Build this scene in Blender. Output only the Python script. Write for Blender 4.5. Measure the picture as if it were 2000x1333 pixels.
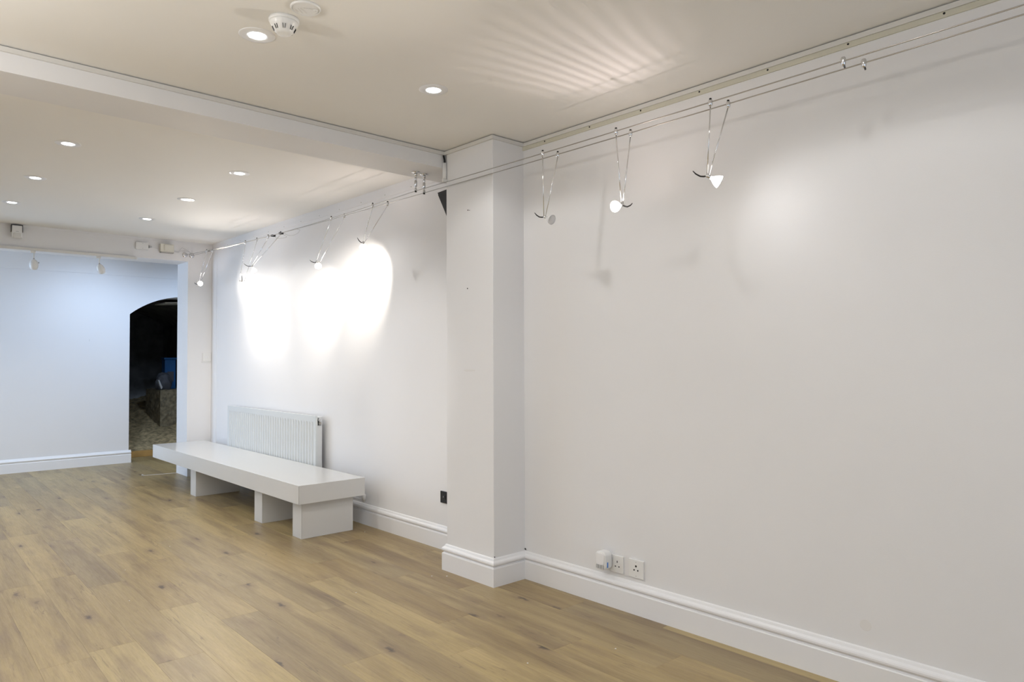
import bpy, bmesh, math, random
from mathutils import Vector, Matrix
random.seed(7)
S = bpy.context.scene
for o in list(bpy.data.objects): bpy.data.objects.remove(o)
COL = S.collection
PI = math.pi

# ---------------------------------------------------------------- camera, world, exposure, area lights
cd = bpy.data.cameras.new('camera'); cam = bpy.data.objects.new('camera', cd); COL.objects.link(cam)
cd.sensor_width = 36.0; cd.lens = 1391.88 / 2000 * 36.0; cd.clip_start = .05
F = Vector((.6749146, .7374987, .0242062)); Rr = Vector((.7377732, -.6750373, -.0039164)); U = Vector((-.0134517, -.0205019, .9996993))
m = Matrix.Identity(4)
for i in range(3):
    m[i][0] = Rr[i]; m[i][1] = U[i]; m[i][2] = -F[i]
m[0][3], m[1][3], m[2][3] = 0, 0, 1.23
cam.matrix_world = m
S.camera = cam
S.view_settings.view_transform = 'Standard'; S.view_settings.look = 'None'
S.view_settings.gamma = 1; S.view_settings.use_curve_mapping = False
S.view_settings.exposure = 0.0
w = bpy.data.worlds.new('world'); S.world = w; w.use_nodes = True
w.node_tree.nodes['Background'].inputs[0].default_value = (.62, .78, 1, 1)
w.node_tree.nodes['Background'].inputs[1].default_value = 1.0

def area(name, loc, rot, sx, sy, power, color):
    l = bpy.data.lights.new(name, 'AREA'); l.shape = 'RECTANGLE'; l.size = sx; l.size_y = sy; l.energy = power; l.color = color
    o = bpy.data.objects.new(name, l); COL.objects.link(o); o.location = loc; o.rotation_euler = rot
    return o
# added daylight fills, unseen: one behind the camera, one left of the back passage
area('front_fill_light', (.3, -2.15, 1.3), (math.radians(90), 0, 0), 3.2, 1.9, 12, (.93, .96, 1))
area('passage_fill_light', (-1.75, 8.8, 1.45), (0, math.radians(-90), 0), 1.5, 1.0, 62, (.50, .70, 1))
def passage_fill_spot(x):  # added unseen spot without a fixture, brightens the far wall of the passage
    l = bpy.data.lights.new('passage_fill_spot', 'SPOT'); l.energy = 44; l.color = (.56, .73, 1); l.spot_size = math.radians(125); l.spot_blend = 1; l.shadow_soft_size = .04
    o = bpy.data.objects.new('passage_fill_spot', l); COL.objects.link(o); o.location = (x, 8.33, 2.28); o.rotation_euler = Vector((0, -1.09, 1.2)).to_track_quat('Z', 'Y').to_euler()
for x_ in (2.0, 3.2): passage_fill_spot(x_)
# added bare spot, unseen, for the arc of light on the wall beside the pillar
l = bpy.data.lights.new('wall_fill_spot', 'SPOT'); l.energy = 80; l.color = (1, .96, .92); l.spot_size = math.radians(25); l.spot_blend = .7; l.shadow_soft_size = .025
o = bpy.data.objects.new('wall_fill_spot', l); COL.objects.link(o); o.location = (-.9, 4.1, 2.25)
o.rotation_euler = (Vector((-.9, 4.1, 2.25)) - Vector((2.8, 3.95, 1.05))).to_track_quat('Z', 'Y').to_euler()
# added unseen uplights on the left, only to brighten the front ceiling
for x_, y_ in ((-.8, 1.2), (-.8, 2.6)):
    l = bpy.data.lights.new('ceiling_fill_spot', 'SPOT'); l.energy = 78; l.color = (1, .96, .91); l.spot_size = math.radians(160); l.spot_blend = 1; l.shadow_soft_size = .05
    o = bpy.data.objects.new('ceiling_fill_spot', l); COL.objects.link(o); o.location = (x_, y_, 1.9); o.rotation_euler = Vector((-.45, 0, -1)).to_track_quat('Z', 'Y').to_euler()
DOWN_W, HALO_W = 11.8, 31.0

# ---------------------------------------------------------------- helpers
class MB:
    def __init__(s): s.v = []; s.f = []; s.mi = []; s.cur = 0
    def add(s, vs, fs):
        n = len(s.v); s.v += [tuple(p) for p in vs]; s.f += [tuple(i + n for i in f) for f in fs]; s.mi += [s.cur] * len(fs)
        return s
    def box(s, a, b):
        x0, y0, z0 = a; x1, y1, z1 = b
        return s.add([(x0,y0,z0),(x1,y0,z0),(x1,y1,z0),(x0,y1,z0),(x0,y0,z1),(x1,y0,z1),(x1,y1,z1),(x0,y1,z1)],
                     [(3,2,1,0),(4,5,6,7),(0,1,5,4),(1,2,6,5),(2,3,7,6),(3,0,4,7)])
    def frame(s, d):
        d = Vector(d).normalized(); a = Vector((0,0,1)) if abs(d.z) < .9 else Vector((1,0,0))
        u = d.cross(a).normalized(); return u, d.cross(u).normalized(), d
    def tube(s, pts, r, n=8, cap=True):
        pts = [Vector(p) for p in pts]; rs = r if isinstance(r, (list, tuple)) else [r] * len(pts)
        vs = []; u = None
        for i, p in enumerate(pts):
            d = (pts[min(i+1, len(pts)-1)] - pts[max(i-1, 0)]).normalized()
            if u is None: u, v, _ = s.frame(d)
            else:
                u = (u - d * u.dot(d)).normalized(); v = d.cross(u)
            for k in range(n):
                a = 2*PI*k/n; vs.append(p + (u*math.cos(a) + v*math.sin(a)) * rs[i])
        fs = []
        for i in range(len(pts)-1):
            for k in range(n):
                a = i*n+k; b = i*n+(k+1) % n; fs.append((a, b, b+n, a+n))
        if cap: fs.append(tuple(reversed(range(n)))); fs.append(tuple(range((len(pts)-1)*n, len(pts)*n)))
        return s.add(vs, fs)
    def lathe(s, prof, o=(0,0,0), d=(0,0,1), n=24):   # prof: (radius, along d)
        u, v, d = s.frame(d); o = Vector(o); vs = []; fs = []
        for r, t in prof:
            for k in range(n):
                a = 2*PI*k/n; vs.append(o + d*t + (u*math.cos(a)+v*math.sin(a))*r)
        for i in range(len(prof)-1):
            for k in range(n):
                a = i*n+k; b = i*n+(k+1) % n; fs.append((a, b, b+n, a+n))
        if prof[0][0] > 1e-6: fs.append(tuple(reversed(range(n))))
        if prof[-1][0] > 1e-6: fs.append(tuple(range((len(prof)-1)*n, len(prof)*n)))
        return s.add(vs, fs)
    def prism(s, poly, a, b, axis):                    # polygon (2-D) pushed from a to b along an axis
        def P3(p, t):
            return (t, p[0], p[1]) if axis == 'x' else (p[0], t, p[1]) if axis == 'y' else (p[0], p[1], t)
        n = len(poly); vs = [P3(p, a) for p in poly] + [P3(p, b) for p in poly]
        fs = [tuple(range(n)), tuple(reversed(range(n, 2*n)))] + [(i, i+n, (i+1) % n+n, (i+1) % n) for i in range(n)]
        return s.add(vs, fs)
    def mesh(s, name, mats):
        me = bpy.data.meshes.new(name); me.from_pydata(s.v, [], s.f)
        for mm in (mats if isinstance(mats, (list, tuple)) else [mats]): me.materials.append(mm)
        me.polygons.foreach_set('material_index', s.mi)
        bm = bmesh.new(); bm.from_mesh(me); bmesh.ops.recalc_face_normals(bm, faces=bm.faces); bm.to_mesh(me); bm.free()
        return me

def link(name, me, parent=None, smooth=False, bevel=0, seg=2):
    o = bpy.data.objects.new(name, me); COL.objects.link(o)
    if parent: o.parent = parent
    if smooth:
        for p in me.polygons: p.use_smooth = True
    if bevel:
        b = o.modifiers.new('bevel', 'BEVEL'); b.width = bevel; b.segments = seg; b.limit_method = 'ANGLE'; b.angle_limit = .6
    return o
def obj(name, mb, mats, parent=None, smooth=False, bevel=0, seg=2):
    if parent is not None:
        # everything is modelled in world coordinates: bring it into the parent's frame
        t = world_loc(parent); mb.v = [(x-t[0], y-t[1], z-t[2]) for x, y, z in mb.v]
    return link(name, mb.mesh(name, mats), parent, smooth, bevel, seg)
def world_loc(o):
    t = Vector((0,0,0))
    while o: t += o.location; o = o.parent
    return t
def tag(o, label=None, cat=None, group=None, kind=None):
    if label: o['label'] = label
    if cat: o['category'] = cat
    if group: o['group'] = group
    if kind: o['kind'] = kind
    return o
def thing(name, loc, label, cat, group=None):
    o = bpy.data.objects.new(name, None); COL.objects.link(o); o.location = loc; o.empty_display_size = .05
    return tag(o, label, cat, group)
def struct(name, mb, mats, label, cat, bevel=0, smooth=False):
    return tag(obj(name, mb, mats, None, smooth, bevel), label, cat, None, 'structure')

# ---------------------------------------------------------------- materials
def mat(name, color, rough=.5, metal=0, emit=None, estr=0, bump=0, bscale=200, spec=.5, trans=0, var=0, vscale=2.0, ior=1.45):
    mm = bpy.data.materials.new(name); mm.use_nodes = True; nt = mm.node_tree; N = nt.nodes; L = nt.links
    b = N['Principled BSDF']; b.inputs['Base Color'].default_value = (*color, 1); b.inputs['Roughness'].default_value = rough
    b.inputs['Metallic'].default_value = metal; b.inputs['Specular IOR Level'].default_value = spec
    b.inputs['Transmission Weight'].default_value = trans; b.inputs['IOR'].default_value = ior
    if emit: b.inputs['Emission Color'].default_value = (*emit, 1); b.inputs['Emission Strength'].default_value = estr
    tc = N.new('ShaderNodeTexCoord')
    if var:
        n = N.new('ShaderNodeTexNoise'); n.inputs['Scale'].default_value = vscale; n.inputs['Detail'].default_value = 4
        L.new(tc.outputs['Object'], n.inputs['Vector'])
        r = N.new('ShaderNodeValToRGB'); r.color_ramp.elements[0].position = .3; r.color_ramp.elements[1].position = .7
        r.color_ramp.elements[0].color = (*[c*(1-var) for c in color], 1); r.color_ramp.elements[1].color = (*[min(1, c*(1+var*.5)) for c in color], 1)
        L.new(n.outputs['Fac'], r.inputs['Fac']); L.new(r.outputs['Color'], b.inputs['Base Color'])
    if bump:
        n = N.new('ShaderNodeTexNoise'); n.inputs['Scale'].default_value = bscale; n.inputs['Detail'].default_value = 3
        L.new(tc.outputs['Object'], n.inputs['Vector'])
        bp = N.new('ShaderNodeBump'); bp.inputs['Strength'].default_value = bump; bp.inputs['Distance'].default_value = .002
        L.new(n.outputs['Fac'], bp.inputs['Height']); L.new(bp.outputs['Normal'], b.inputs['Normal'])
    return mm
M = {}
M['wall'] = mat('white_wall_paint', (.795, .793, .80), .55, bump=.10, bscale=260, spec=.25, var=.015, vscale=1.3)
M['ceil'] = mat('white_ceiling_paint', (.86, .85, .825), .7, bump=.05, bscale=180, spec=.2, var=.012, vscale=1.1)
M['gloss'] = mat('white_satin_woodwork', (.82, .82, .83), .28, spec=.5, bump=.04, bscale=60)
M['rail'] = mat('off_white_rail', (.70, .69, .66), .4)
M['rail2'] = mat('aged_cream_strip', (.62, .60, .50), .5)
M['bench'] = mat('white_lacquer', (.69, .69, .68), .22, spec=.5, bump=.02, bscale=30)
M['rad'] = mat('radiator_enamel', (.66, .69, .70), .3)
M['radside'] = mat('radiator_side', (.66, .68, .69), .35)
M['plastic'] = mat('white_plastic', (.80, .80, .79), .3)
M['cream'] = mat('cream_plastic', (.72, .70, .62), .35)
M['greyp'] = mat('grey_plastic', (.45, .45, .45), .4)
M['black'] = mat('black_plastic', (.012, .012, .013), .35)
M['grille'] = mat('black_speaker_cloth', (.02, .022, .025), .8, bump=.5, bscale=900)
M['chrome'] = mat('chrome', (.72, .72, .73), .16, 1)
M['steel'] = mat('brushed_steel', (.42, .40, .37), .35, 1)
M['blue'] = mat('blue_plastic', (.05, .20, .62), .4)
M['lens'] = mat('downlight_lens', (1, 1, 1), .3, emit=(.93, .96, 1), estr=14)
M['halo'] = mat('lit_halogen_glass', (1, 1, 1), .2, emit=(1, .93, .86), estr=9)
M['halolens'] = mat('lit_halogen_lens', (1, 1, 1), .2, emit=(1, .94, .88), estr=30)
M['glass'] = mat('bulb_glass', (.97, .97, .98), .12, spec=.7, trans=.6, ior=1.1)
M['clear'] = mat('clear_glass', (1, 1, 1), .25, spec=.6, trans=.7, ior=1.1)
M['dark'] = mat('shaded_cellar_stone', (.10, .098, .095), .9, bump=.8, bscale=25, var=.5, vscale=5)  # the shade of the lightless cellar is put into this dark stone colour
M['mark'] = mat('filler_mark', (.25, .24, .22), .8)
M['smear'] = mat('grey_scuff', (.62, .61, .60), .6)
M['faint'] = mat('faint_scuff', (.765, .755, .745), .6)

def plank_material():
    mm = bpy.data.materials.new('oak_plank'); mm.use_nodes = True; nt = mm.node_tree; N = nt.nodes; L = nt.links
    b = N['Principled BSDF']; tc = N.new('ShaderNodeTexCoord'); oi = N.new('ShaderNodeObjectInfo')
    def math_(op, a, c=None, clamp=False):
        n = N.new('ShaderNodeMath'); n.operation = op; n.use_clamp = clamp
        for i, q in enumerate((a, c)):
            if q is None: continue
            if isinstance(q, (int, float)): n.inputs[i].default_value = q
            else: L.new(q, n.inputs[i])
        return n.outputs[0]
    cmb = N.new('ShaderNodeCombineXYZ')
    for i, k in enumerate((37., 91., 53.)): L.new(math_('MULTIPLY', oi.outputs['Random'], k), cmb.inputs[i])
    add = N.new('ShaderNodeVectorMath'); add.operation = 'ADD'; L.new(tc.outputs['Object'], add.inputs[0]); L.new(cmb.outputs[0], add.inputs[1])
    def mapped(sx, sy):
        mp = N.new('ShaderNodeMapping'); mp.inputs['Scale'].default_value = (sx, sy, 1); L.new(add.outputs[0], mp.inputs['Vector']); return mp.outputs[0]
    def noise(vec, sc, det=4, ro=.55, dist=0):
        n = N.new('ShaderNodeTexNoise'); n.inputs['Scale'].default_value = sc; n.inputs['Detail'].default_value = det
        n.inputs['Roughness'].default_value = ro; n.inputs['Distortion'].default_value = dist; L.new(vec, n.inputs['Vector']); return n.outputs['Fac']
    def ramp(fac, stops):
        r = N.new('ShaderNodeValToRGB'); e = r.color_ramp.elements
        e[0].position, e[0].color = stops[0][0], (*stops[0][1], 1); e[1].position, e[1].color = stops[-1][0], (*stops[-1][1], 1)
        for p, c in stops[1:-1]:
            q = e.new(p); q.color = (*c, 1)
        L.new(fac, r.inputs['Fac']); return r.outputs['Color']
    def mix(fac, a, c, mode='MIX'):
        n = N.new('ShaderNodeMix'); n.data_type = 'RGBA'; n.blend_type = mode
        if isinstance(fac, (int, float)): n.inputs[0].default_value = fac
        else: L.new(fac, n.inputs[0])
        for i, q in ((6, a), (7, c)):
            if isinstance(q, tuple): n.inputs[i].default_value = (*q, 1)
            else: L.new(q, n.inputs[i])
        return n.outputs[2]
    g = lambda v: (v, v, v)
    # tone of the whole plank: from sandy to greyer and browner
    wn = N.new('ShaderNodeTexWhiteNoise'); wn.noise_dimensions = '1D'; L.new(math_('MULTIPLY', oi.outputs['Random'], 977.), wn.inputs['W'])
    tone = ramp(oi.outputs['Random'], [(0, (.285, .200, .092)), (.25, (.40, .298, .135)), (.5, (.32, .245, .130)), (.75, (.375, .275, .122)), (1, (.45, .345, .158))])
    # broad streaks along the plank
    broad = noise(mapped(12, .85), 1, 5, .55, .3)
    col = mix(ramp(broad, [(.49, g(0)), (.76, g(.85))]), tone, (.165, .108, .056))
    light = noise(mapped(7, .6), 1.3, 3, .5, .3)
    col = mix(math_('MULTIPLY', ramp(light, [(.50, g(0)), (.75, g(1))]), .65), col, (.54, .415, .200))
    # cathedral figure
    wv = N.new('ShaderNodeTexWave'); wv.wave_type = 'RINGS'; wv.rings_direction = 'Z'; wv.inputs['Scale'].default_value = 2.2
    wv.inputs['Distortion'].default_value = 9; wv.inputs['Detail'].default_value = 3; wv.inputs['Detail Scale'].default_value = 1.1
    L.new(mapped(4.2, .55), wv.inputs['Vector'])
    col = mix(math_('MULTIPLY', ramp(wv.outputs['Fac'], [(.35, g(1)), (.8, g(0))]), .13), col, (.30, .215, .14))
    # fine grain
    fine = noise(mapped(150, 7), 1, 4, .7)
    col = mix(.40, col, ramp(fine, [(.3, g(.66)), (.62, g(1.0))]), 'MULTIPLY')
    pores = noise(mapped(420, 26), 1, 2, .6)
    col = mix(.30, col, ramp(pores, [(.28, g(.55)), (.45, g(1.0))]), 'MULTIPLY')
    # knots: elongated, a dark core with a soft brown halo, only in some cells
    vo = N.new('ShaderNodeTexVoronoi'); vo.inputs['Scale'].default_value = 1; vo.inputs['Randomness'].default_value = 1
    wob = N.new('ShaderNodeTexNoise'); wob.inputs['Scale'].default_value = 30; L.new(add.outputs[0], wob.inputs['Vector'])
    wv2 = N.new('ShaderNodeVectorMath'); wv2.operation = 'SCALE'; wv2.inputs['Scale'].default_value = .035; L.new(wob.outputs['Color'], wv2.inputs[0])
    ad2 = N.new('ShaderNodeVectorMath'); ad2.operation = 'ADD'; L.new(add.outputs[0], ad2.inputs[0]); L.new(wv2.outputs[0], ad2.inputs[1])
    mp = N.new('ShaderNodeMapping'); mp.inputs['Scale'].default_value = (8.4, 2.7, 0); L.new(ad2.outputs[0], mp.inputs['Vector']); L.new(mp.outputs[0], vo.inputs['Vector'])
    sx = N.new('ShaderNodeSeparateColor'); L.new(vo.outputs['Color'], sx.inputs[0])
    gate = math_('GREATER_THAN', sx.outputs[0], .36)
    core = math_('MULTIPLY', ramp(vo.outputs['Distance'], [(.05, g(1)), (.135, g(0))]), gate)
    halo = math_('MULTIPLY', math_('MULTIPLY', ramp(vo.outputs['Distance'], [(.06, g(1)), (.40, g(0))]), gate), .55)
    col = mix(halo, col, (.20, .135, .085)); col = mix(math_('MULTIPLY', core, .88), col, (.060, .040, .028))
    # hairline checks running with the grain, only in places
    ck = noise(mapped(26, 1.5), 1, 3, .5, .4); msk = noise(mapped(5, 1.6), 1.7, 2)
    ridge = math_('SUBTRACT', 1.0, math_('MULTIPLY', math_('ABSOLUTE', math_('SUBTRACT', ck, .5)), 70.), True)
    col = mix(math_('MULTIPLY', math_('MULTIPLY', ridge, ramp(msk, [(.52, g(0)), (.62, g(1))])), .6), col, (.13, .088, .055))
    L.new(col, b.inputs['Base Color'])
    L.new(ramp(fine, [(.2, g(.45)), (.8, g(.33))]), b.inputs['Roughness']); b.inputs['Specular IOR Level'].default_value = .5
    bp = N.new('ShaderNodeBump'); bp.inputs['Strength'].default_value = .12; bp.inputs['Distance'].default_value = .001
    L.new(fine, bp.inputs['Height']); L.new(bp.outputs['Normal'], b.inputs['Normal'])
    return mm
M['plank'] = plank_material()

# ---------------------------------------------------------------- room shell
XA, XP, XB, YC, YD, H = 2.772, 2.54, 2.80, 7.87, 9.42, 2.455
XL, YF, ZB, ZL = -1.9, -2.3, 2.355, 2.268
HM = 2.476   # ceiling beyond the beam
fl = struct('floor', MB().box((XL-.1, YF-.1, -.06), (2.9, 9.93, -.008)).box((2.9, 8.0, -.06), (4.3, 9.93, -.008)), M['mark'],
            'oak laminate floor of long knotty planks running to the back passage', 'floor')
TH = math.radians(.97); ct, st = math.cos(TH), math.sin(TH)
PL, PW = 1.297, .183
known = {-1: 3.39, 0: 3.447, 1: 3.127, 2: 2.49, 3: 6.05, 4: 2.617, 5: 3.248, 6: 2.404, 7: 2.724, 8: 3.455, 9: 3.063, 10: 2.48, 11: 3.3}
meshes = {}
def plank_mesh(l):
    k = round(l, 3)
    if k not in meshes:
        g = .0002
        mb = MB(); a, b_, t = PW/2-g, l/2-g, .0004
        mb.add([(-a,-b_,-.008),(a,-b_,-.008),(a,b_,-.008),(-a,b_,-.008),(-a,-b_,-t),(a,-b_,-t),(a,b_,-t),(-a,b_,-t),
                (-a+t,-b_+t,0),(a-t,-b_+t,0),(a-t,b_-t,0),(-a+t,b_-t,0)],
               [(3,2,1,0)] + [(i, (i+1) % 4, (i+1) % 4+4, i+4) for i in range(4)] + [(i+4, (i+1) % 4+4, (i+1) % 4+8, i+8) for i in range(4)] + [(8,9,10,11)])
        meshes[k] = mb.mesh('plank', M['plank'])
    return meshes[k]
rows = []
for k in range(-14, 17):
    u0 = .666 + PW*k; uc = u0 + PW/2
    if uc < XL + .0: continue
    v0 = known.get(k, random.uniform(0, PL)); v = v0 - PL*math.ceil((v0 - YF)/PL)
    lo = YF + .03; hi = 9.955
    if k >= 12: lo = 8.02
    if k >= 20: continue
    while v < hi:
        a, b_ = max(v, lo), min(v + PL, hi)
        if b_ - a > .06: rows.append((uc, a, b_))
        v += PL
for uc, a, b_ in rows:
    vc = (a + b_)/2; x = uc*ct + vc*st; y = -uc*st + vc*ct
    if x - PW/2 < XL - .08: continue
    o = link('plank', plank_mesh(round(b_ - a, 3)), fl); o.location = (x, y, 0); o.rotation_euler = (0, 0, -TH)
print('planks', len(rows))

struct('ceiling', MB().box((XL-.1, YF-.1, H), (2.95, 3.4, H+.15)).box((XL-.1, 3.4, HM), (2.95, 8.2, H+.15)).box((XL-.1, 8.2, H), (4.3, 9.86, H+.15)), M['ceil'], 'flat white plaster ceiling with recessed downlights', 'ceiling')
struct('ceiling_beam', MB().box((XL, 3.36, ZB), (XB, 3.65, HM)), M['wall'], 'shallow white downstand beam crossing the ceiling at the pillar', 'beam')
wr = struct('wall_right', MB().box((XA, YF, 0), (2.95, 2.927, H)), M['wall'], 'plain white right wall in the foreground with sockets', 'wall')
wp = struct('wall_pillar', MB().box((XP, 2.927, 0), (2.95, 3.345, H)), M['wall'], 'white pillar standing out of the right wall', 'pillar', bevel=.004)
struct('wall_right_rear', MB().box((XB, 3.345, 0), (2.95, YC, HM)), M['wall'], 'white right wall beyond the pillar, washed by spotlights', 'wall')
wc = struct('wall_back', MB().box((2.553, YC, 0), (2.95, 8.2, HM)).box((-1.2, YC, ZL), (2.553, 8.2, HM)).box((XL-.1, YC, 0), (-1.2, 8.2, HM)), M['wall'],
       'white cross wall with a wide square opening to the back passage', 'wall')
arc = []
cx, cz, R_ = 3.044, 1.0034, 1.0146
a0 = math.atan2(1.779-cz, 2.39-cx)
for i in range(25):
    a = a0 + (PI - a0 - a0)*i/24 if False else a0 + ((PI - a0) - a0)*i/24
    arc.append((cx + R_*math.cos(a), cz + R_*math.sin(a)))
poly = [(XL-.1, 0), (2.39, 0)] + arc + [(2*cx-2.39, 0), (4.3, 0), (4.3, H), (XL-.1, H)]
wd = struct('wall_far', MB().prism(poly, YD, 9.85, 'y'), M['wall'], 'bluish-lit white far wall of the passage with an arched opening', 'wall')
struct('trim_1', MB().box((XL, YD-.012, 2.236), (4.3, YD, H)), M['wall'], 'shallow white boxed band along the top of the far wall', 'trim')
# unseen side and front walls; both windows are added to go with the daylight fills
struct('wall_left', MB().box((XL-.1, YF, 0), (XL, YC, HM)).box((XL-.1, 8.2, 0), (XL, 9.86, .7)).box((XL-.1, 8.2, 2.2), (XL, 9.86, H)).box((XL-.1, 8.2, .7), (XL, 8.3, 2.2)).box((XL-.1, 9.3, .7), (XL, 9.86, 2.2)), M['wall'], 'plain white left wall', 'wall')
struct('wall_front', MB().box((XL-.1, YF-.1, 0), (2.95, YF, .3)).box((XL-.1, YF-.1, 2.3), (2.95, YF, H)).box((XL-.1, YF-.1, .3), (-1.4, YF, 2.3)).box((2.1, YF-.1, .3), (2.95, YF, 2.3)), M['wall'], 'white front wall around the added window', 'wall')
struct('window_1', MB().box((-1.4, YF-.08, .3), (-1.34, YF-.02, 2.3)).box((2.04, YF-.08, .3), (2.1, YF-.02, 2.3)).box((.3, YF-.08, .3), (.36, YF-.02, 2.3)).box((-1.4, YF-.08, .3), (2.1, YF-.02, .36)).box((-1.4, YF-.08, 2.24), (2.1, YF-.02, 2.3)), M['gloss'], 'white frame of the window added behind the camera', 'window')
struct('window_2', MB().box((XL-.08, 8.3, .7), (XL-.03, 8.36, 2.2)).box((XL-.08, 9.24, .7), (XL-.03, 9.3, 2.2)).box((XL-.08, 8.3, .7), (XL-.03, 9.3, .76)).box((XL-.08, 8.3, 2.14), (XL-.03, 9.3, 2.2)), M['gloss'], 'white frame of the window added at the passage end', 'window')
struct('wall_passage', MB().box((4.2, 8.2, 0), (4.3, 9.42, H)).box((2.95, 8.1, 0), (4.3, 8.2, H)), M['wall'], 'white end wall of the back passage', 'wall')

# swept profiles (skirting and hanging rail), one mesh per stretch with mitred ends; the room lies to the left of the path
def sweep(path, prof, names, mats, labels, cat, smooth=False):
    n = len(path); nrm = []
    for i in range(n-1):
        d = Vector((path[i+1][0]-path[i][0], path[i+1][1]-path[i][1])).normalized(); nrm.append(Vector((-d.y, d.x)))
    off = []
    for i in range(n):
        if i == 0: off.append(nrm[0])
        elif i == n-1: off.append(nrm[-1])
        else:
            s_ = nrm[i-1] + nrm[i]; off.append(s_ * (2/s_.length_squared) if s_.length > .01 else nrm[i])
    out = []
    for i in range(n-1):
        if names[i] is None: out.append(None); continue
        k = len(prof); vs = []
        for j in (i, i+1):
            for d, z in prof: vs.append((path[j][0]+off[j].x*d, path[j][1]+off[j].y*d, z))
        fs = [(q, (q+1) % k, (q+1) % k+k, q+k) for q in range(k)] + [tuple(range(k)), tuple(range(k, 2*k))]
        out.append(struct(names[i], MB().add(vs, fs), mats, labels[i], cat))
    return out
SK = [(0,0),(.021,0),(.021,.097),(.0185,.101),(.014,.1025),(.0125,.106),(.0145,.109),(.019,.112),(.0225,.117),(.0225,.124),(.020,.130),(.015,.1345),(.010,.137),(.0085,.141),(.0065,.146),(.003,.149),(0,.150)]
bb = sweep([(XA, YF), (XA, 2.927), (XP, 2.927), (XP, 3.345), (XB, 3.345), (XB, YC), (2.553, YC)], SK,
      ['baseboard_right', 'baseboard_pillar_side', 'baseboard_pillar', None, 'baseboard_right_rear', 'baseboard_back'], M['gloss'],
      ['white moulded skirting along the foreground right wall', 'short white moulded skirting on the near side of the pillar', 'white moulded skirting on the face of the pillar', '',
       'white moulded skirting behind the bench, beyond the pillar', 'short white skirting beside the opening behind the bench'], 'skirting board')
sweep([(2.413, YD), (XL, YD)][::-1] if False else [(2.413, YD), (XL, YD)], SK, ['baseboard_far'], M['gloss'], ['white moulded skirting along the bluish far wall'], 'skirting board')
RP = [(0, 2.4305), (.013, 2.4305), (.013, 2.4495), (.009, 2.4515), (0, 2.4515)]
sweep([(XA, YF), (XA, 2.927), (XP, 2.927), (XP, 3.36), (XL, 3.36)], RP, ['trim_2', 'trim_3', 'trim_4', 'trim_5'], M['rail'],
      ['slim off-white hanging rail under the ceiling on the foreground wall', 'short hanging rail on the near side of the pillar top', 'hanging rail across the face of the pillar top', 'long hanging rail along the top of the ceiling beam'], 'rail')
strip = struct('trim_6', MB().box((XA-.007, YF, 2.410), (XA, 2.927, 2.4302)), M['rail2'], 'narrow cream strip with screws just below the hanging rail', 'trim')
for i in range(9):
    obj('screw', MB().lathe([(.0042, 0), (.0042, .002), (.003, .003)], (XA-.006, 3.075-.3265*(i+1), 2.4235), (-1, 0, 0), 10), M['black'], strip)
strip2 = struct('trim_7', MB().box((XB-.005, 3.66, 2.400), (XB, YC, 2.4255)), M['wall'], 'painted strip with screws high on the wall beyond the pillar', 'trim')
for i in range(11):
    obj('screw', MB().lathe([(.0036, 0), (.0036, .002), (.002, .003)], (XB-.005, 4.08+.333*i, 2.418), (-1, 0, 0), 8), M['steel'], strip2)
struct('trim_8', MB().box((XL, YC-.006, 2.458), (XB, YC, HM)), M['wall'], 'thin painted strip under the ceiling on the cross wall', 'trim')
struct('trim_9', MB().box((XB-.003, 7.72, .15), (XB, YC, 2.40)), M['wall'], 'narrow painted batten in the far corner behind the bench', 'trim')

# filled holes and scuffs
def disc(name, c, d, r, mm, parent, t=.0012): return obj(name, MB().lathe([(r, 0), (r*.9, t)], c, d, 10), mm, parent)
for c in ((XP, 3.142, 2.073), (XP, 3.148, 1.627)): disc('screw_hole', c, (-1,0,0), .004, M['black'], wp)
disc('screw_hole', (XP, 3.128, 2.07), (-1,0,0), .0025, M['black'], wp)
obj('filler_patch', MB().prism([(3.190, 1.163), (3.155, 1.168), (3.078, 1.166), (3.082, 1.158), (3.16, 1.154)], XP-.0008, XP, 'x'), M['faint'], wp)
for z in (1.465, 1.452): disc('screw_hole', (1.967, YD, z), (0,-1,0), .003, M['greyp'], wd)
disc('wall_mark', (XA, 1.088, .232), (-1,0,0), .022, M['faint'], wr, .0003)
disc('cable_stub', (XA-.004, 2.918, .158), (-1,-.2,1), .004, M['black'], wr, .008)
disc('cable_stub', (XP+.003, 2.926, .156), (-.2,-1,0), .003, M['black'], wp, .004)

# ---------------------------------------------------------------- cellar beyond the arch
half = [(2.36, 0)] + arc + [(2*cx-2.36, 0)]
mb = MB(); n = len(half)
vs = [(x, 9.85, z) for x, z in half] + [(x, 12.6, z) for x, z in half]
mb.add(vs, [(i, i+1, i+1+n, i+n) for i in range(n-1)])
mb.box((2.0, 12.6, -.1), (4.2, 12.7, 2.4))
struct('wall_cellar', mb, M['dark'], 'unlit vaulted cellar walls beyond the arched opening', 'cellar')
M['earth'] = mat('dusty_rubble', (.60, .46, .25), .95, bump=1.0, bscale=60, var=.55, vscale=16)
M['earth2'] = mat('rough_grey_block', (.33, .27, .17), .95, bump=1.0, bscale=60, var=.5, vscale=22)
M['board'] = mat('raw_timber', (.55, .32, .10), .7, bump=.3, bscale=40, var=.3, vscale=6)
mb = MB(); nx, ny = 44, 60
for j in range(ny+1):
    for i in range(nx+1):
        t = j/ny; x = 2.30 + 1.5*i/nx; y = 9.93 + 2.6*t
        z = .045 + .50*t + .30*max(0, (x-3.0))*t + random.uniform(-.012, .012) + .02*math.sin(9*x+4*y)
        mb.v.append((x, y, z))
for j in range(ny):
    for i in range(nx):
        a = j*(nx+1)+i; mb.f.append((a, a+1, a+nx+2, a+nx+1)); mb.mi.append(0)
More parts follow.
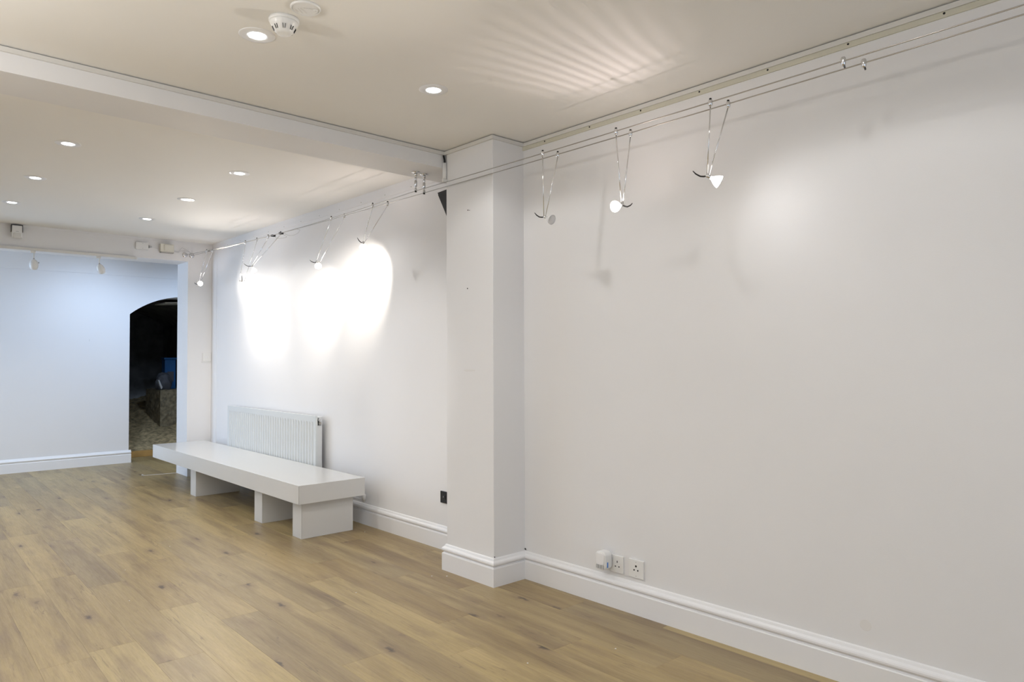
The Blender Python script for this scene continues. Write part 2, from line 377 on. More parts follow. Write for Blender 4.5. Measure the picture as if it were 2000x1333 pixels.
tag(obj('rubble_slope', mb, M['earth'], None, True), 'rough brown dusty rubble slope rising into the dark cellar', 'rubble', None, 'stuff')
tag(obj('threshold_board', MB().box((2.36, 9.86, 0), (3.73, 9.93, .075)), M['board'], bevel=.004), 'raw brown timber board at the foot of the arched opening', 'board')
mb = MB(); rr = random.Random(3)
bx0, bx1, by0, by1, bz0, bz1 = 3.20, 3.68, 11.0, 11.7, .2, .79
g = 10
for (f0, fu, fv) in (((bx0,by0,bz0),(bx1-bx0,0,0),(0,0,bz1-bz0)), ((bx0,by0,bz1),(bx1-bx0,0,0),(0,by1-by0,0)), ((bx0,by1,bz0),(0,by0-by1,0),(0,0,bz1-bz0))):
    vs = []
    for j in range(g+1):
        for i in range(g+1):
            q = Vector(f0)+Vector(fu)*(i/g)+Vector(fv)*(j/g)
            if 0 < i < g and 0 < j < g: q += Vector((rr.uniform(-.012,.012), rr.uniform(-.012,.012), rr.uniform(-.012,.012)))
            vs.append(q)
    mb.add(vs, [(j*(g+1)+i, j*(g+1)+i+1, (j+1)*(g+1)+i+1, (j+1)*(g+1)+i) for i in range(g) for j in range(g)])
tag(obj('masonry_block', mb, M['earth2']), 'rough grey masonry block inside the dark cellar', 'block')
M['sack'] = mat('grey_sack', (.12, .12, .13), .7, bump=.4, bscale=30)
M['bluebox'] = mat('blue_tub', (.02, .13, .34), .4)
def blob(name, c, r, mm, label, cat, seed=1):
    bm = bmesh.new(); bmesh.ops.create_icosphere(bm, subdivisions=4, radius=1); q = random.Random(seed); ph = [q.uniform(0, 6) for _ in range(6)]
    for v in bm.verts:
        x, y, z = v.co; k = 1 + .10*math.sin(4*x+ph[0])*math.sin(3*z+ph[1]) + .06*math.sin(7*y+ph[2]+5*z) + .03*math.sin(13*x+ph[3]+9*z)
        v.co = (x*k*r[0], y*k*r[1], max(z, -.8)*k*r[2])
    me = bpy.data.meshes.new(name); bm.to_mesh(me); bm.free(); me.materials.append(mm)
    o = link(name, me, None, True); o.location = c; return tag(o, label, cat)
sk = blob('sack', (3.30, 11.2, .90), (.115, .11, .14), M['sack'], 'lumpy grey sack on the masonry block beside the blue tub', 'sack', 4)
t = thing('storage_tub', (3.44, 11.42, .79), 'tall blue plastic tub standing behind the grey sack in the cellar', 'tub')
obj('body', MB().prism([(3.365, 11.36), (3.52, 11.36), (3.53, 11.5), (3.36, 11.5)], .79, 1.23, 'z'), M['bluebox'], t, bevel=.01)
obj('lid', MB().box((3.35, 11.345, 1.23), (3.54, 11.515, 1.26)), M['bluebox'], t, bevel=.006)
obj('label_sticker', MB().box((3.40, 11.355, .90), (3.49, 11.3595, 1.05)), M['sack'], t)
tag(obj('paper_scrap', MB().prism([(3.195,.86),(3.175,.93),(3.19,.94),(3.235,.83),(3.22,.80)], 11.02, 11.06, 'y'), M['smear']), 'small pale paper scrap beside the grey sack in the cellar', 'paper')
struct('trim_10', MB().prism([(2.93, 1.965), (3.25, 1.985), (3.25, 1.998), (2.93, 1.978)], 9.90, 10.35, 'y'), M['cream'], 'pale hatch board under the cellar vault', 'hatch')

# ---------------------------------------------------------------- bench
t = thing('bench', (2.44, 6.13, 0), 'long low white lacquered bench in front of the radiator', 'bench')
X0, X1, Y0, Y1, Z0, Z1 = 2.186, 2.692, 4.515, 7.745, .2495, .3775
obj('seat_slab', MB().box((X0, Y0, Z0), (X1, Y1, Z1)), M['bench'], t, bevel=.0018)
M['edge'] = mat('seam_line', (.35, .33, .31), .6)
obj('edge_seam', MB().box((X0-.0004, Y0-.0004, Z0+.002), (X0+.0012, Y0+.0012, Z1-.004)), M['edge'], t)
for y0, y1 in ((4.578, 4.715), (5.222, 5.365), (6.648, 6.79)):
    lg = obj('leg', MB().box((2.238, y0, 0), (2.632, y1, Z0)), M['bench'], t, bevel=.0012)
    obj('edge_seam', MB().box((2.2376, y0-.0004, .002), (2.2388, y0+.0008, Z0-.002)), M['edge'], lg)

# ---------------------------------------------------------------- radiator
ra = thing('radiator', (2.75, 6.2, .15), 'white ribbed panel radiator on the wall behind the long bench', 'radiator')
RY0, RY1, RZ0, RZ1, RX = 5.286, 7.14, .17, .770, 2.702
ribs = 36; mb = MB(); pitch = (RY1-RY0-.06)/ribs; zs = (RZ0+.045, RZ0+.062, RZ1-.062, RZ1-.045)
ys = [RY0]; ds = [0]
for i in range(ribs):
    y = RY0+.03+pitch*i
    for fr, d in ((0, 0), (.15, 0), (.30, 1), (.55, 1), (.70, 0)): ys.append(y+pitch*fr); ds.append(d)
ys.append(RY1-.03); ds.append(0); ys.append(RY1); ds.append(0)
lev = [(RZ0, 0), (zs[0], 0), (zs[1], 1), (zs[2], 1), (zs[3], 0), (RZ1, 0)]
for z, k in lev:
    for y, d in zip(ys, ds): mb.v.append((RX + .009*k*d, y, z))
n = len(ys)
for j in range(len(lev)-1):
    for i in range(n-1): mb.f.append((j*n+i, j*n+i+1, (j+1)*n+i+1, (j+1)*n+i)); mb.mi.append(0)
mb.box((RX+.0005, RY0, RZ1-.014), (RX+.012, RY1, RZ1+.001)); mb.box((RX+.0005, RY0, RZ0), (RX+.012, RY1, RZ0+.014))
mb.box((RX+.0005, RY0-.001, RZ0), (RX+.016, RY0+.010, RZ1)); mb.box((RX+.0005, RY1-.010, RZ0), (RX+.016, RY1, RZ1))
obj('front_panel', mb, M['rad'], ra)
obj('top_grille', MB().box((RX+.012, RY0+.01, RZ1-.016), (RX+.062, RY1-.01, RZ1-.006)), M['rad'], ra)
obj('side_panel', MB().box((RX+.016, RY0+.002, RZ0+.01), (RX+.052, RY0+.006, RZ1-.075)), M['radside'], ra)
obj('rear_panel', MB().box((RX+.052, RY0+.01, RZ0), (RX+.062, RY1-.01, RZ1-.02)), M['radside'], ra)
v_ = obj('bleed_valve', MB().lathe([(.011, 0), (.011, .012), (.015, .012), (.015, .022), (.007, .022), (.007, .032)], (RX+.034, RY0+.012, RZ1-.030), (0,-1,0), 12), M['chrome'], ra)
obj('tapping', MB().lathe([(.013, 0), (.013, .02), (.008, .02), (.008, .024)], (RX+.034, RY0+.012, RZ1-.058), (0,-1,0), 12), M['steel'], ra)
for y in (5.6, 6.8): obj('bracket', MB().box((RX+.062, y, .3), (XB-.0005, y+.03, .7)), M['radside'], ra)
obj('pipe', MB().tube([(2.745, 5.31, .19), (2.745, 5.22, .19), (2.758, 5.16, .186), (2.763, 4.64, .184)], .0075, 10), M['gloss'], ra, True)
obj('valve', MB().lathe([(.010, 0), (.010, .018), (.016, .018), (.017, .05), (.013, .056)], (2.763, 4.645, .172), (0,0,1), 12), M['plastic'], ra, True)

# ---------------------------------------------------------------- sockets and switches (all face -x unless said)
def plate_x(x, y0, y1, z0, z1, mm, parent, t=.009): return obj('plate', MB().box((x-t, y0, z0), (x, y1, z1)), mm, parent, bevel=.0018)
t = thing('double_socket', (XA, 2.295, .175), 'white double wall socket with an air freshener plugged into it', 'socket')
plate_x(XA, 2.222, 2.368, .172, .256, M['plastic'], t)
def pin(x, y, z, w_, h_, parent, name='pin_hole'): return obj(name, MB().box((x-.0006, y-w_/2, z-h_/2), (x+.001, y+w_/2, z+h_/2)), M['black'], parent)
xf = XA-.009
pin(xf, 2.259, .226, .0045, .010, t); pin(xf, 2.270, .203, .0075, .005, t); pin(xf, 2.248, .203, .0075, .005, t)
obj('rocker_switch', MB().box((xf-.003, 2.284, .228), (xf, 2.296, .244)), M['plastic'], t, bevel=.001)
t = thing('single_socket', (XA, 2.144, .175), 'white single wall socket with three round holes, right of the double one', 'socket')
plate_x(XA, 2.100, 2.188, .171, .258, M['plastic'], t)
for y, z, r in ((2.144, .228, .0052), (2.155, .209, .0040), (2.133, .209, .0040), (2.144, .247, .002), (2.144, .181, .002)):
    obj('pin_hole' if r > .003 else 'screw', MB().lathe([(r, 0), (r, .0008)], (xf, y, z), (-1,0,0), 14), M['black'] if r > .003 else M['greyp'], t)
t = thing('air_freshener', (2.74, 2.316, .18), 'rounded white plug-in air freshener with blue side stripe', 'air freshener')
def rrect(y0, y1, z0, z1, r, n=6):
    out = []
    for cy, cz_, s0 in ((y1-r, z0+r, -PI/2), (y1-r, z1-r, 0), (y0+r, z1-r, PI/2), (y0+r, z0+r, PI)):
        for i in range(n+1):
            a = s0 + PI/2*i/n; out.append((cy+r*math.cos(a), cz_+r*math.sin(a)))
    return out
obj('body', MB().prism(rrect(2.284, 2.350, .186, .276, .022), 2.703, 2.755, 'x'), M['plastic'], t, bevel=.006, seg=3)
obj('face_panel', MB().prism(rrect(2.292, 2.342, .212, .268, .014), 2.7005, 2.704, 'x'), M['gloss'], t, bevel=.001)
for i in range(3): obj('slot', MB().box((2.6995, 2.2925+.0172*i, .194), (2.704, 2.3065+.0172*i, .212)), M['greyp'], t, bevel=.0004)
obj('side_stripe', MB().box((2.716, 2.2832, .200), (2.724, 2.285, .226)), M['blue'], t)
obj('plug', MB().box((2.755, 2.295, .195), (XA-.009, 2.34, .25)), M['plastic'], t, bevel=.003)
t = thing('black_socket', (XB, 3.70, .30), 'small black outlet plate on the wall just beyond the pillar', 'socket')
plate_x(XB, 3.655, 3.744, .297, .372, M['black'], t, .010)
obj('insert', MB().box((XB-.013, 3.688, .322), (XB-.0095, 3.712, .348)), M['black'], t, bevel=.001)
obj('toggle', MB().box((XB-.0145, 3.702, .334), (XB-.012, 3.709, .343)), M['steel'], t)
t = thing('light_switch', (2.752, YC, 1.21), 'white square switch plate on the cross wall beside the opening', 'switch')
obj('plate', MB().box((2.708, YC-.009, 1.212), (2.793, YC, 1.300)), M['plastic'], t, bevel=.002)
for x in (2.737, 2.764): obj('rocker', MB().box((x-.005, YC-.012, 1.246), (x+.005, YC-.009, 1.266)), M['gloss'], t, bevel=.001)
obj('plate_edge', MB().box((2.700, YC-.006, 1.1965), (2.787, YC, 1.211)), M['plastic'], t, bevel=.001)

# boxes above the opening
t = thing('junction_box', (2.10, YC, 2.35), 'flat white junction box above the opening, left of the cream one', 'box')
obj('body', MB().box((2.042, YC-.022, 2.350), (2.160, YC, 2.424)), M['plastic'], t, bevel=.004)
for z in (2.362, 2.412): obj('screw', MB().lathe([(.003, 0), (.003, .001)], (2.105, YC-.022, z), (0,-1,0), 8), M['greyp'], t)
obj('cable_gland', MB().lathe([(.017, 0), (.004, .030)], (2.166, YC-.012, 2.386), (1,0,0), 12), M['greyp'], t)
obj('trunking', MB().box((2.19, YC-.008, 2.378), (2.262, YC, 2.392)), M['wall'], t)
t = thing('transformer_box', (2.335, YC, 2.34), 'cream box with wires leading to the cable lights', 'transformer')
obj('body', MB().box((2.266, YC-.048, 2.343), (2.400, YC, 2.426)), M['cream'], t, bevel=.004)
obj('cover', MB().box((2.302, YC-.056, 2.356), (2.392, YC-.047, 2.417)), M['cream'], t, bevel=.004)
obj('base_lip', MB().box((2.272, YC-.05, 2.334), (2.396, YC, 2.343)), M['steel'], t, bevel=.001)
for k, dz in enumerate((0, .006)):
    obj('wire', MB().tube([(2.400, YC-.012, 2.368-.008*k), (2.45, YC-.014, 2.362-.01*k), (2.485-.012*k, YC-.02, 2.372+.035*(1-k)), (2.51+.01*k, YC-.022, 2.395-.02*k), (2.545+.01*k, YC-.025, 2.378-.008*k), (2.585, YC-.04, 2.345)], .0016, 6), M['greyp'], t, True)
t = thing('alarm_sensor', (1.045, YC, 2.33), 'small boxy white alarm sensor high on the cross wall', 'sensor')
obj('bracket_frame', MB().add([(1.000, YC-.050, 2.400), (1.000, YC-.050, 2.466), (1.088, YC-.050, 2.466), (1.088, YC-.050, 2.400), (1.0855, YC-.050, 2.400), (1.0855, YC-.050, 2.462), (1.0025, YC-.050, 2.462), (1.0025, YC-.050, 2.400)] + [(q[0], YC-.0, q[1]) for q in ((1.000, 2.400), (1.000, 2.466), (1.088, 2.466), (1.088, 2.400), (1.0855, 2.400), (1.0855, 2.462), (1.0025, 2.462), (1.0025, 2.400))], [(0,1,6,7), (1,2,5,6), (2,3,4,5), (8,9,14,15), (9,10,13,14), (10,11,12,13)] + [(i, (i+1) % 8, (i+1) % 8+8, i+8) for i in range(8)]), M['black'], t)
obj('housing', MB().box((1.0035, YC-.048, 2.350), (1.0845, YC, 2.461)), M['plastic'], t, bevel=.005)
obj('lens_window', MB().prism(rrect(1.016, 1.073, 2.343, 2.392, .008), YC-.054, YC-.047, 'y'), M['rail'], t, bevel=.002)
obj('indicator', MB().box((1.034, YC-.050, 2.403), (1.056, YC-.047, 2.407)), M['greyp'], t)

# lighting track with two oval heads under the lintel edge
t = thing('lighting_track', (1.4, YC-.02, 2.245), 'white lighting track along the top of the square opening', 'lighting track')
obj('rail', MB().box((-.9, YC-.036, 2.243), (2.045, YC-.001, 2.268)), M['rail'], t, bevel=.002)
obj('end_cap', MB().box((2.0449, YC-.037, 2.242), (2.053, YC-.001, 2.269)), M['plastic'], t, bevel=.001)
def track_head(x, lean, label):
    h_ = thing('track_spotlight', (x, YC-.02, 2.243), label, 'spotlight')
    obj('adapter', MB().box((x-.03, YC-.034, 2.222), (x+.012, YC-.006, 2.2425)), M['rail'], h_, bevel=.003)
    obj('stem', MB().tube([(x, YC-.02, 2.222), (x, YC-.02, 2.178)], .0055, 8), M['rail'], h_)
    obj('swivel', MB().lathe([(.004, 0), (.008, .006), (.004, .014)], (x, YC-.02, 2.165), (0,0,1), 10), M['greyp'], h_, True)
    dd = Vector((lean, .10, -1)).normalized()
    pr = [(.004, 0), (.018, .006), (.030, .022), (.0365, .048), (.036, .068), (.030, .088), (.018, .098), (.0001, .101)]
    obj('shade', MB().lathe(pr, (x-lean*.01, YC-.02, 2.167), dd, 20), M['plastic'], h_, True)
    obj('knob', MB().lathe([(.006, 0), (.006, .008)], (x+.033, YC-.03, 2.135), (1,-.3,0), 10), M['greyp'], h_)
    return h_
track_head(1.178, .03, 'white oval spotlight hanging upright from the track, the left one')
track_head(1.716, .38, 'white oval spotlight tilted to the side on the track, the right one')

# ---------------------------------------------------------------- downlights
def downlight(x, y, label, on=True, group=None, proto={}):
    z = H
    if y > 3.6: x, y, z = x*1.0171, y*1.0171, HM
    t = thing('recessed_downlight', (x, y, z), label, 'downlight', group)
    if not proto:
        proto['ring'] = MB().lathe([(.066, 0), (.066, -.0012), (.063, -.0028), (.040, -.0045), (.0345, -.003), (.0325, .0)], (0,0,0), (0,0,1), 36).mesh('trim_ring', M['gloss'])
        proto['lens'] = MB().lathe([(.0325, -.003), (.022, -.0042), (.0001, -.0048)], (0,0,0), (0,0,1), 28).mesh('lens', M['lens'])
    link('trim_ring', proto['ring'], t, True); link('lens', proto['lens'], t, True)
    l = bpy.data.lights.new('downlight_beam', 'SPOT'); l.energy = DOWN_W * (1.3 if y > 3.6 else 1); l.color = (1, .99, .98); l.spot_size = math.radians(148); l.spot_blend = .30; l.shadow_soft_size = .032
    o = bpy.data.objects.new('downlight_beam', l); COL.objects.link(o); o.parent = t; o.location = (0, 0, -.022)
DL = [(1.091, 2.612, 'recessed downlight glowing beside the smoke detector'),
      (1.911, 2.612, 'bright recessed downlight nearest the pillar, in front of the beam'),
      (.853, 4.645, 'recessed downlight behind the beam, nearest of the left row'),
      (.853, 5.665, 'middle recessed downlight of the left row behind the beam'),
      (.853, 6.668, 'farthest recessed downlight of the left row, before the alarm sensor'),
      (1.827, 4.645, 'recessed downlight behind the beam, nearest of the right row'),
      (1.827, 5.680, 'middle recessed downlight of the right row behind the beam'),
      (1.827, 6.690, 'farthest recessed downlight of the right row, before the cream box')]
for x, y, s_ in DL: downlight(x, y, s_)
for x, y in ((.27, 2.612), (1.911, .9), (1.091, .9), (.27, .9), (1.0, -.9), (-.12, 4.645), (-.12, 5.67), (-.12, 6.68), (-1.1, 4.645), (-1.1, 6.2), (-.9, 2.0)):  # unseen downlights, added for the general light of the room
    downlight(x, y, 'recessed downlight added outside the picture', group='added downlights out of view')

# smoke detector and blanking plate
t = thing('smoke_detector', (1.108, 2.405, H), 'white domed smoke detector with dark slots on the ceiling', 'smoke detector')
sx_, sy_ = 1.112, 2.425
obj('base', MB().lathe([(.053, 0), (.053, .010), (.050, .013)], (sx_, sy_, H), (0,0,-1), 36), M['plastic'], t, True)
obj('dome', MB().lathe([(.050, .011), (.049, .019), (.041, .029), (.032, .046), (.026, .053), (.018, .056), (.0001, .057)], (sx_, sy_, H), (0,0,-1), 36), M['plastic'], t, True)
for k in range(8):
    a = 2*PI*k/8 + .35; d = Vector((math.cos(a), math.sin(a), 0)); p = Vector((math.sin(a), -math.cos(a), 0)); c = Vector((sx_, sy_, H))
    q0 = c + d*.0405 - Vector((0,0,.031)); q1 = c + d*.0335 - Vector((0,0,.045)); nn = (d*.9 - Vector((0,0,.45)))*.0016
    mb = MB()
    for s_ in (-1, 1):
        b0 = q0 + p*.0050*s_; b1 = q1 + p*.0032*s_; w2 = p*.0008
        mb.add([b0-w2+nn, b0+w2+nn, b1+w2*.6+nn, b1-w2*.6+nn, b0-w2-nn, b0+w2-nn, b1+w2-nn, b1-w2-nn], [(0,1,2,3),(7,6,5,4),(0,4,5,1),(1,5,6,2),(2,6,7,3),(3,7,4,0)])
    obj('slot', mb, M['black'], t)
t = thing('ceiling_plate', (1.128, 2.292, H), 'round white blanking plate next to the smoke detector', 'plate')
px_, py_ = 1.129, 2.292
obj('rim', MB().lathe([(.052, 0), (.052, .004), (.049, .008), (.046, .008), (.0455, .005)], (px_, py_, H), (0,0,-1), 40), M['plastic'], t, True)
obj('disc', MB().lathe([(.0455, .004), (.0440, .0066), (.0001, .0066)], (px_, py_, H), (0,0,-1), 40), M['plastic'], t)
for k, (ax, ay, bx_, by_) in enumerate(((-.030, .020, -.012, .033), (-.024, .008, .004, .030), (-.018, .000, .016, .024), (-.010, -.006, .024, -.020), (.004, -.016, .030, -.030))):
    obj('rib', MB().tube([(px_+ax, py_+ay, H-.0072), (px_+bx_, py_+by_, H-.0072)], .0013, 5), M['rail'], t)
obj('boss', MB().lathe([(.008, .005), (.008, .010), (.003, .010), (.003, .008), (.0001, .008)], (px_+.028, py_-.018, H), (0,0,-1), 14), M['plastic'], t)

# ---------------------------------------------------------------- cable system
def c1(y): return 2.458 - .0143*(3.54-y)
def c2(y): return c1(y) + .068
def zc(y, k=0):
    if y < 3.54:
        u = (y + 2.2)/5.74; return 2.241 + .012 - .052*4*u*(1-u)*.45 - .012*u + (.006 if y < .6 else 0)*0
    u = (y - 3.54)/4.33; return 2.241 + .094*u - 4*u*(1-u)*(.038 if k == 0 else .014)
def cable(fn, k, label):
    pts = [(fn(y), y, zc(y, k)) for y in [-2.28 + .2*i for i in range(30)] if y < 3.5] + [(fn(3.54), 3.54, zc(3.54, k))] + [(fn(3.54+.2*i), 3.54+.2*i, zc(3.54+.2*i, k)) for i in range(1, 22) if 3.54+.2*i < 7.75] + [(fn(7.80), 7.80, zc(7.80, k))]
    return tag(obj('support_cable', MB().tube(pts, .0024, 6), M['steel'], None, True), label, 'cable')
cable(c1, 0, 'taut steel lighting cable, the one farther from the wall')
cable(c2, 1, 'taut steel lighting cable, the one nearer the wall')
for fn, k, lab in ((c1, 0, 'chrome standoff under the beam, left one, holding the outer cable'), (c2, 1, 'chrome standoff under the beam, right one, holding the inner cable')):
    x = fn(3.54); y = 3.54 + (.01 if k else 0); t = thing('cable_standoff', (x, y, ZB), lab, 'cable fixing')
    obj('ceiling_plate_disc', MB().lathe([(.026, 0), (.026, .003), (.022, .006), (.008, .008)], (x, y, ZB), (0,0,-1), 28), M['chrome'], t, True)
    obj('rod', MB().lathe([(.0095, .006), (.0095, .022), (.005, .024), (.005, .032), (.0075, .036), (.0075, .044), (.0045, .048), (.0082, .054), (.0082, .085), (.0048, .089), (.0048, .100), (.0078, .103), (.0078, .112), (.004, .116)], (x, y, ZB), (0,0,-1), 14), M['chrome'], t, True)
    obj('cable_grip', MB().lathe([(.0065, -.008), (.0065, .003)], (x, y, zc(y, k)), (0,0,1), 12), M['black'], t)
for fn, k, lab in ((c1, 0, 'chrome wall anchor of the outer lighting cable'), (c2, 1, 'chrome wall anchor of the inner lighting cable')):
    x = fn(YC); z = zc(YC, k); t = thing('cable_anchor', (x, YC, z), lab, 'cable fixing')
    obj('rosette', MB().lathe([(.027, 0), (.027, .004), (.020, .009), (.009, .011)], (x, YC, z), (0,-1,0), 24), M['chrome'], t, True)
    obj('turnbuckle', MB().lathe([(.005, .006), (.005, .02), (.009, .024), (.009, .032), (.005, .036), (.0055, .062), (.003, .066), (.003, .075)], (x, YC, z), (0,-1,-.02), 12), M['chrome'], t, True)

def cliparts(p, t, name='cable_clip'):
    c = obj(name, MB().lathe([(.0035, -.017), (.0075, -.013), (.0085, -.004), (.0085, .006), (.006, .009)], p, (0,0,1), 12), M['chrome'], t, True)
    obj('clamp_screw', MB().lathe([(.005, .008), (.005, .0145), (.003, .016)], p, (0,0,1), 10), M['black'], c)
    return c
def halogen(label, y1, y2, j, aim, lit, sep=.010, power=1.0, cone=44, hand=None, r=.0025, col=(1, .91, .80)):
    p1 = Vector((c1(y1), y1, zc(y1, 0))); p2 = Vector((c2(y2), y2, zc(y2, 1))); j = Vector(j); a = Vector(aim).normalized()
    t = thing('cable_spotlight', j, label, 'spotlight')
    cliparts(p1, t); cliparts(p2, t)
    side = Vector((p2.x-p1.x, p2.y-p1.y, 0)).normalized()
    if sep > .02: side = Vector((-a.y, a.x, 0)).normalized(); side = side if side.dot(p2-p1) > 0 else -side
    e1, e2 = j - side*sep/2, j + side*sep/2
    obj('rod', MB().tube([p1 - Vector((0,0,.012)), e1], r, 8), M['chrome'], t, True)
    obj('rod', MB().tube([p2 - Vector((0,0,.012)), e2], r, 8), M['chrome'], t, True)
    obj('crossbar', MB().tube([e1 - side*.003, e2 + side*.003], .0026, 8), M['chrome'], t)
    obj('socket', MB().lathe([(.005, -.008), (.007, -.006), (.007, .010), (.005, .012)], j, a, 12), M['chrome'], t, True)
    b0 = j + a*.010
    obj('bulb', MB().lathe([(.006, 0), (.0075, .008), (.011, .013), (.0165, .020), (.0215, .029), (.0250, .039), (.0250, .042), (.0235, .042)], b0, a, 22), M['halo'] if lit else M['glass'], t, True)
    if not lit: obj('capsule', MB().lathe([(.004, .008), (.005, .022), (.003, .030), (.0001, .032)], b0, a, 12), M['plastic'], t, True)
    obj('lens', MB().lathe([(.0238, .0415), (.020, .0432), (.0001, .0445)], b0, a, 22), M['halolens'] if lit else M['clear'], t, True)
    h_ = Vector(hand) if hand else (-a*.045 + Vector((0,0,.012)))
    mid = j + h_*.5 - Vector((0,0,.006))
    obj('handle', MB().tube([j - a*.004, j + h_*.25 - Vector((0,0,.004)), mid, j + h_*.8 + Vector((0,0,.0)), j + h_ + Vector((0,0,.010))], [.0034, .0034, .0032, .0028, .0018], 8), M['black'], t, True)
    if lit:
        l = bpy.data.lights.new('halogen_beam', 'SPOT'); l.energy = HALO_W*power; l.color = col; l.spot_size = math.radians(cone); l.spot_blend = 1; l.shadow_soft_size = .018
        o = bpy.data.objects.new('halogen_beam', l); COL.objects.link(o); o.parent = t
        o.location = a*.058; o.rotation_euler = (-a).to_track_quat('Z', 'Y').to_euler()
        l = bpy.data.lights.new('halogen_back_spill', 'SPOT'); l.energy = 1.2*power; l.color = (1, .86, .80); l.spot_size = math.radians(150); l.spot_blend = 1; l.shadow_soft_size = .006
        o = bpy.data.objects.new('halogen_back_spill', l); COL.objects.link(o); o.parent = t
        o.location = -a*.002 + Vector((0, 0, .022)); o.rotation_euler = (a*.35 - Vector((0, 0, 1))).to_track_quat('Z', 'Y').to_euler()
    return t, j, a
halogen('unlit clear cable spotlight hanging nearest the pillar', 2.442, 2.405, (2.475, 2.463, 1.924), (.05, -.85, -.36), False, .008, hand=(-.02, .050, .016))
_, j2, a2 = halogen('dazzling lit cable spotlight pointing into the room, between the other two front ones', 1.980, 1.953, (2.468, 1.975, 1.902), (-.98, .02, -.24), True, .006, power=2.3, cone=105, hand=(.015, -.045, -.006))
halogen('lit cable spotlight aimed at the right wall, farthest right', 1.505, 1.468, (2.461, 1.540, 1.946), (.60, -.62, -.45), True, .006, power=.03, cone=150, hand=(-.020, .055, .018), col=(.93, .95, 1))
halogen('lit cable spotlight before the cross wall, farthest from the camera', 7.20, 7.237, (2.55, 7.52, 2.006), (-.1, -.75, -.05), True, .020, power=1.0, cone=110, hand=(-.030, .05, 0))
halogen('lit cable spotlight with a level crossbar, hanging lowest over the left wall glow', 6.206, 6.119, (2.53, 6.36, 1.935), (.30, .30, -.32), True, .045, power=.75, cone=90, hand=(-.01, -.02, .035))
halogen('slanting cable spotlight with crossed rods above the bench', 5.715, 5.625, (2.527, 6.137, 2.046), (.42, .18, -.62), True, .008, power=.9, cone=84, hand=(-.035, .09, .02))
halogen('lit cable spotlight above the near end of the radiator', 4.611, 4.544, (2.509, 4.88, 1.952), (.46, .80, -.50), True, .030, power=1.1, cone=84, hand=(-.03, .07, .01))
halogen('lit cable spotlight nearest the beam, on the rear wall', 4.040, 3.966, (2.50, 4.215, 2.012), (.46, .78, -.40), True, .010, power=1.7, cone=92, hand=(-.02, .045, .03))
# dichroic lamp throws a faint pinkish back-light up at the ceiling
l = bpy.data.lights.new('back_spill', 'SPOT'); l.energy = 4.0; l.color = (1, .83, .82); l.spot_size = math.radians(95); l.spot_blend = .9; l.shadow_soft_size = .004
o = bpy.data.objects.new('back_spill', l); COL.objects.link(o); o.location = j2 + Vector((-.02, -.0, .02)); o.rotation_euler = Vector((.55, .02, -1)).to_track_quat('Z', 'Y').to_euler()
l.use_nodes = True; nt = l.node_tree; em = nt.nodes['Emission']   # the facets of the reflector throw bands
tc = nt.nodes.new('ShaderNodeTexCoord'); wv = nt.nodes.new('ShaderNodeTexWave'); wv.bands_direction = 'X'; wv.inputs['Scale'].default_value = 3.2; wv.inputs['Distortion'].default_value = .8; wv.inputs['Detail Scale'].default_value = 1.5
nt.links.new(tc.outputs['Normal'], wv.inputs['Vector']); mr = nt.nodes.new('ShaderNodeMapRange'); mr.inputs['To Min'].default_value = .7; mr.inputs['To Max'].default_value = 1.3
nt.links.new(wv.outputs['Fac'], mr.inputs['Value']); nt.links.new(mr.outputs['Result'], em.inputs['Strength'])
# pair of spare clips
for fn, k, y, lab in ((c1, 0, .994, 'spare chrome clip on the outer cable, no lamp hung from it'), (c2, 1, .954, 'spare chrome clip on the inner cable, no lamp hung from it')):
    p = (fn(y), y, zc(y, k)); t = thing('cable_clip', p, lab, 'clip')
    obj('body', MB().lathe([(.0035, -.017), (.0075, -.013), (.0085, -.004), (.0085, .008), (.006, .013)], p, (0,0,1), 12), M['chrome'], t, True)
    obj('clamp_screw', MB().lathe([(.003, -.025), (.003, -.016)], p, (0,.2,1), 8), M['black'], t)
# loose wire loops
t = thing('wire_coil', (2.517, 5.45, 2.25), 'loose loops of thin wire hanging on the lighting cables', 'wire')
def loop(pts):
    P_ = [Vector(p) for p in pts]; out = []
    for i in range(len(P_)-1):
        a, b_, c_, d_ = P_[max(i-1, 0)], P_[i], P_[i+1], P_[min(i+2, len(P_)-1)]
        for s_ in range(6):
            u = s_/6; out.append(.5*((2*b_)+(-a+c_)*u+(2*a-5*b_+4*c_-d_)*u*u+(-a+3*b_-3*c_+d_)*u**3))
    out.append(P_[-1]); return out
obj('wire', MB().tube(loop([(2.525, 5.70, 2.258), (2.519, 5.603, 2.223), (2.517, 5.50, 2.212), (2.517, 5.426, 2.213), (2.519, 5.48, 2.235), (2.519, 5.533, 2.250)]), .0014, 6), M['steel'], t, True)
obj('wire', MB().tube(loop([(2.517, 5.50, 2.259), (2.516, 5.40, 2.222), (2.515, 5.303, 2.210), (2.514, 5.22, 2.217), (2.514, 5.19, 2.236), (2.514, 5.25, 2.250), (2.514, 5.33, 2.256)]), .0014, 6), M['steel'], t, True)
for y in (5.66, 5.51): obj('connector', MB().box((2.50, y, 2.246), (2.53, y+.03, 2.262)), M['black'], t, bevel=.002)
tag(obj('black_cable_end', MB().tube([(2.757, 7.858, 2.395), (2.778, 7.856, 2.412)], .004, 8), M['black']), 'short black cable end poking from the far top corner', 'cable')

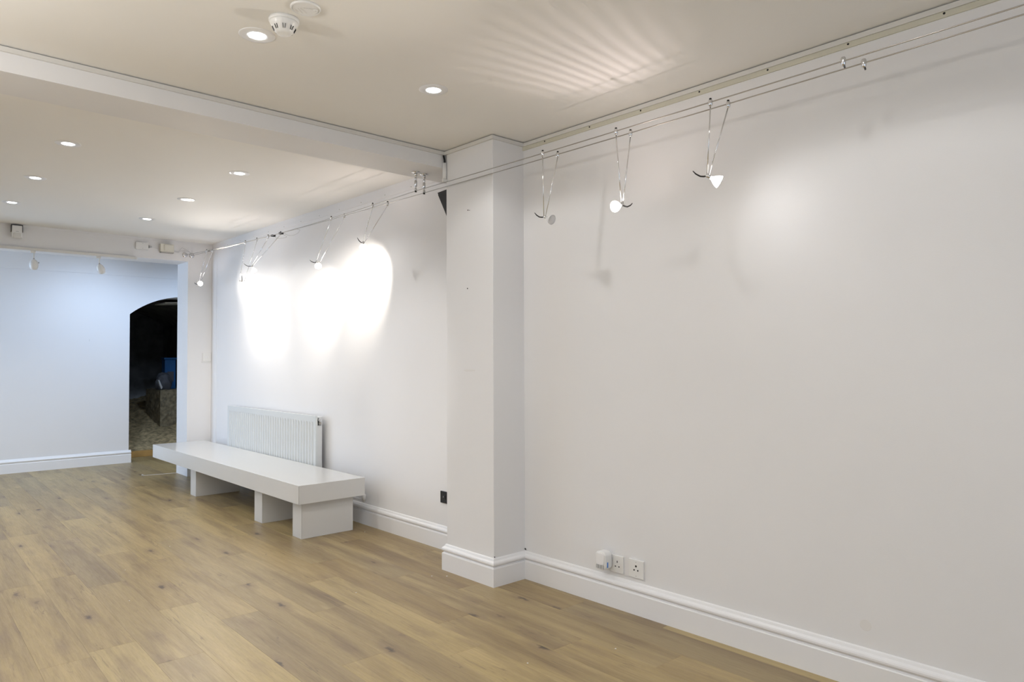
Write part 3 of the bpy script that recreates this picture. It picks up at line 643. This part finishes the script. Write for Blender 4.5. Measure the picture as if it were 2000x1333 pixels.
# speaker and white conduit at the pillar
t = thing('loudspeaker', (2.66, 3.345, 2.05), 'black wedge loudspeaker peeping out behind the pillar', 'speaker')
obj('cabinet', MB().prism([(3.36, 2.250), (3.498, 2.243), (3.404, 2.080), (3.36, 2.050)], 2.588, 2.75, 'x'), M['black'], t, bevel=.002)
obj('grille', MB().prism([(3.500, 2.236), (3.505, 2.232), (3.414, 2.082), (3.409, 2.086)], 2.598, 2.74, 'x'), M['grille'], t)
obj('bracket', MB().box((2.63, 3.345, 2.12), (2.70, 3.362, 2.20)), M['black'], t)
t = thing('cable_conduit', (2.53, 3.335, 2.285), 'short white conduit at the pillar corner under the beam', 'conduit')
obj('sleeve', MB().tube([(2.528, 3.345, 2.288), (2.528, 3.345, 2.382)], .012, 14), M['plastic'], t, True)
obj('black_cable', MB().tube([(2.528, 3.345, 2.380), (2.530, 3.347, 2.400), (2.524, 3.350, 2.428)], .0055, 8), M['black'], t, True)
obj('clip', MB().box((2.512, 3.336, 2.268), (2.54, 3.35, 2.287)), M['plastic'], t, bevel=.002)

# floor strip and crumb by the opening
t = thing('threshold_strip', (2.37, 8.215, 0), 'thin pale threshold strip lying on the floor at the opening', 'strip')
obj('strip', MB().prism([(2.225, 8.236), (2.55, 8.180), (2.551, 8.190), (2.226, 8.246)], 0, .003, 'z'), M['smear'], t)
obj('end_curl', MB().tube([(2.222, 8.24, .004), (2.217, 8.225, .012), (2.222, 8.21, .016), (2.23, 8.215, .010)], .0035, 6), M['plastic'], t, True)
bits = [(1.03, 4.02), (1.94, 3.34), (2.46, 3.24), (2.40, 3.30), (1.52, 5.0), (2.0, 2.1), (2.37, 1.95), (1.16, 4.62), (2.66, 4.46)]
for i, (x, y) in enumerate(bits):
    bm = bmesh.new(); bmesh.ops.create_icosphere(bm, subdivisions=1, radius=.004)
    for v in bm.verts: v.co = (v.co.x*random.uniform(.6, 1.3), v.co.y*random.uniform(.6, 1.3), (v.co.z+.004)*.5)
    me = bpy.data.meshes.new('plaster_crumb'); bm.to_mesh(me); bm.free(); me.materials.append(M['plastic'])
    o = link('plaster_crumb', me); o.location = (x, y, 0)
    tag(o, 'tiny white plaster crumb on the plank floor', 'crumb', 'plaster crumbs on the floor')
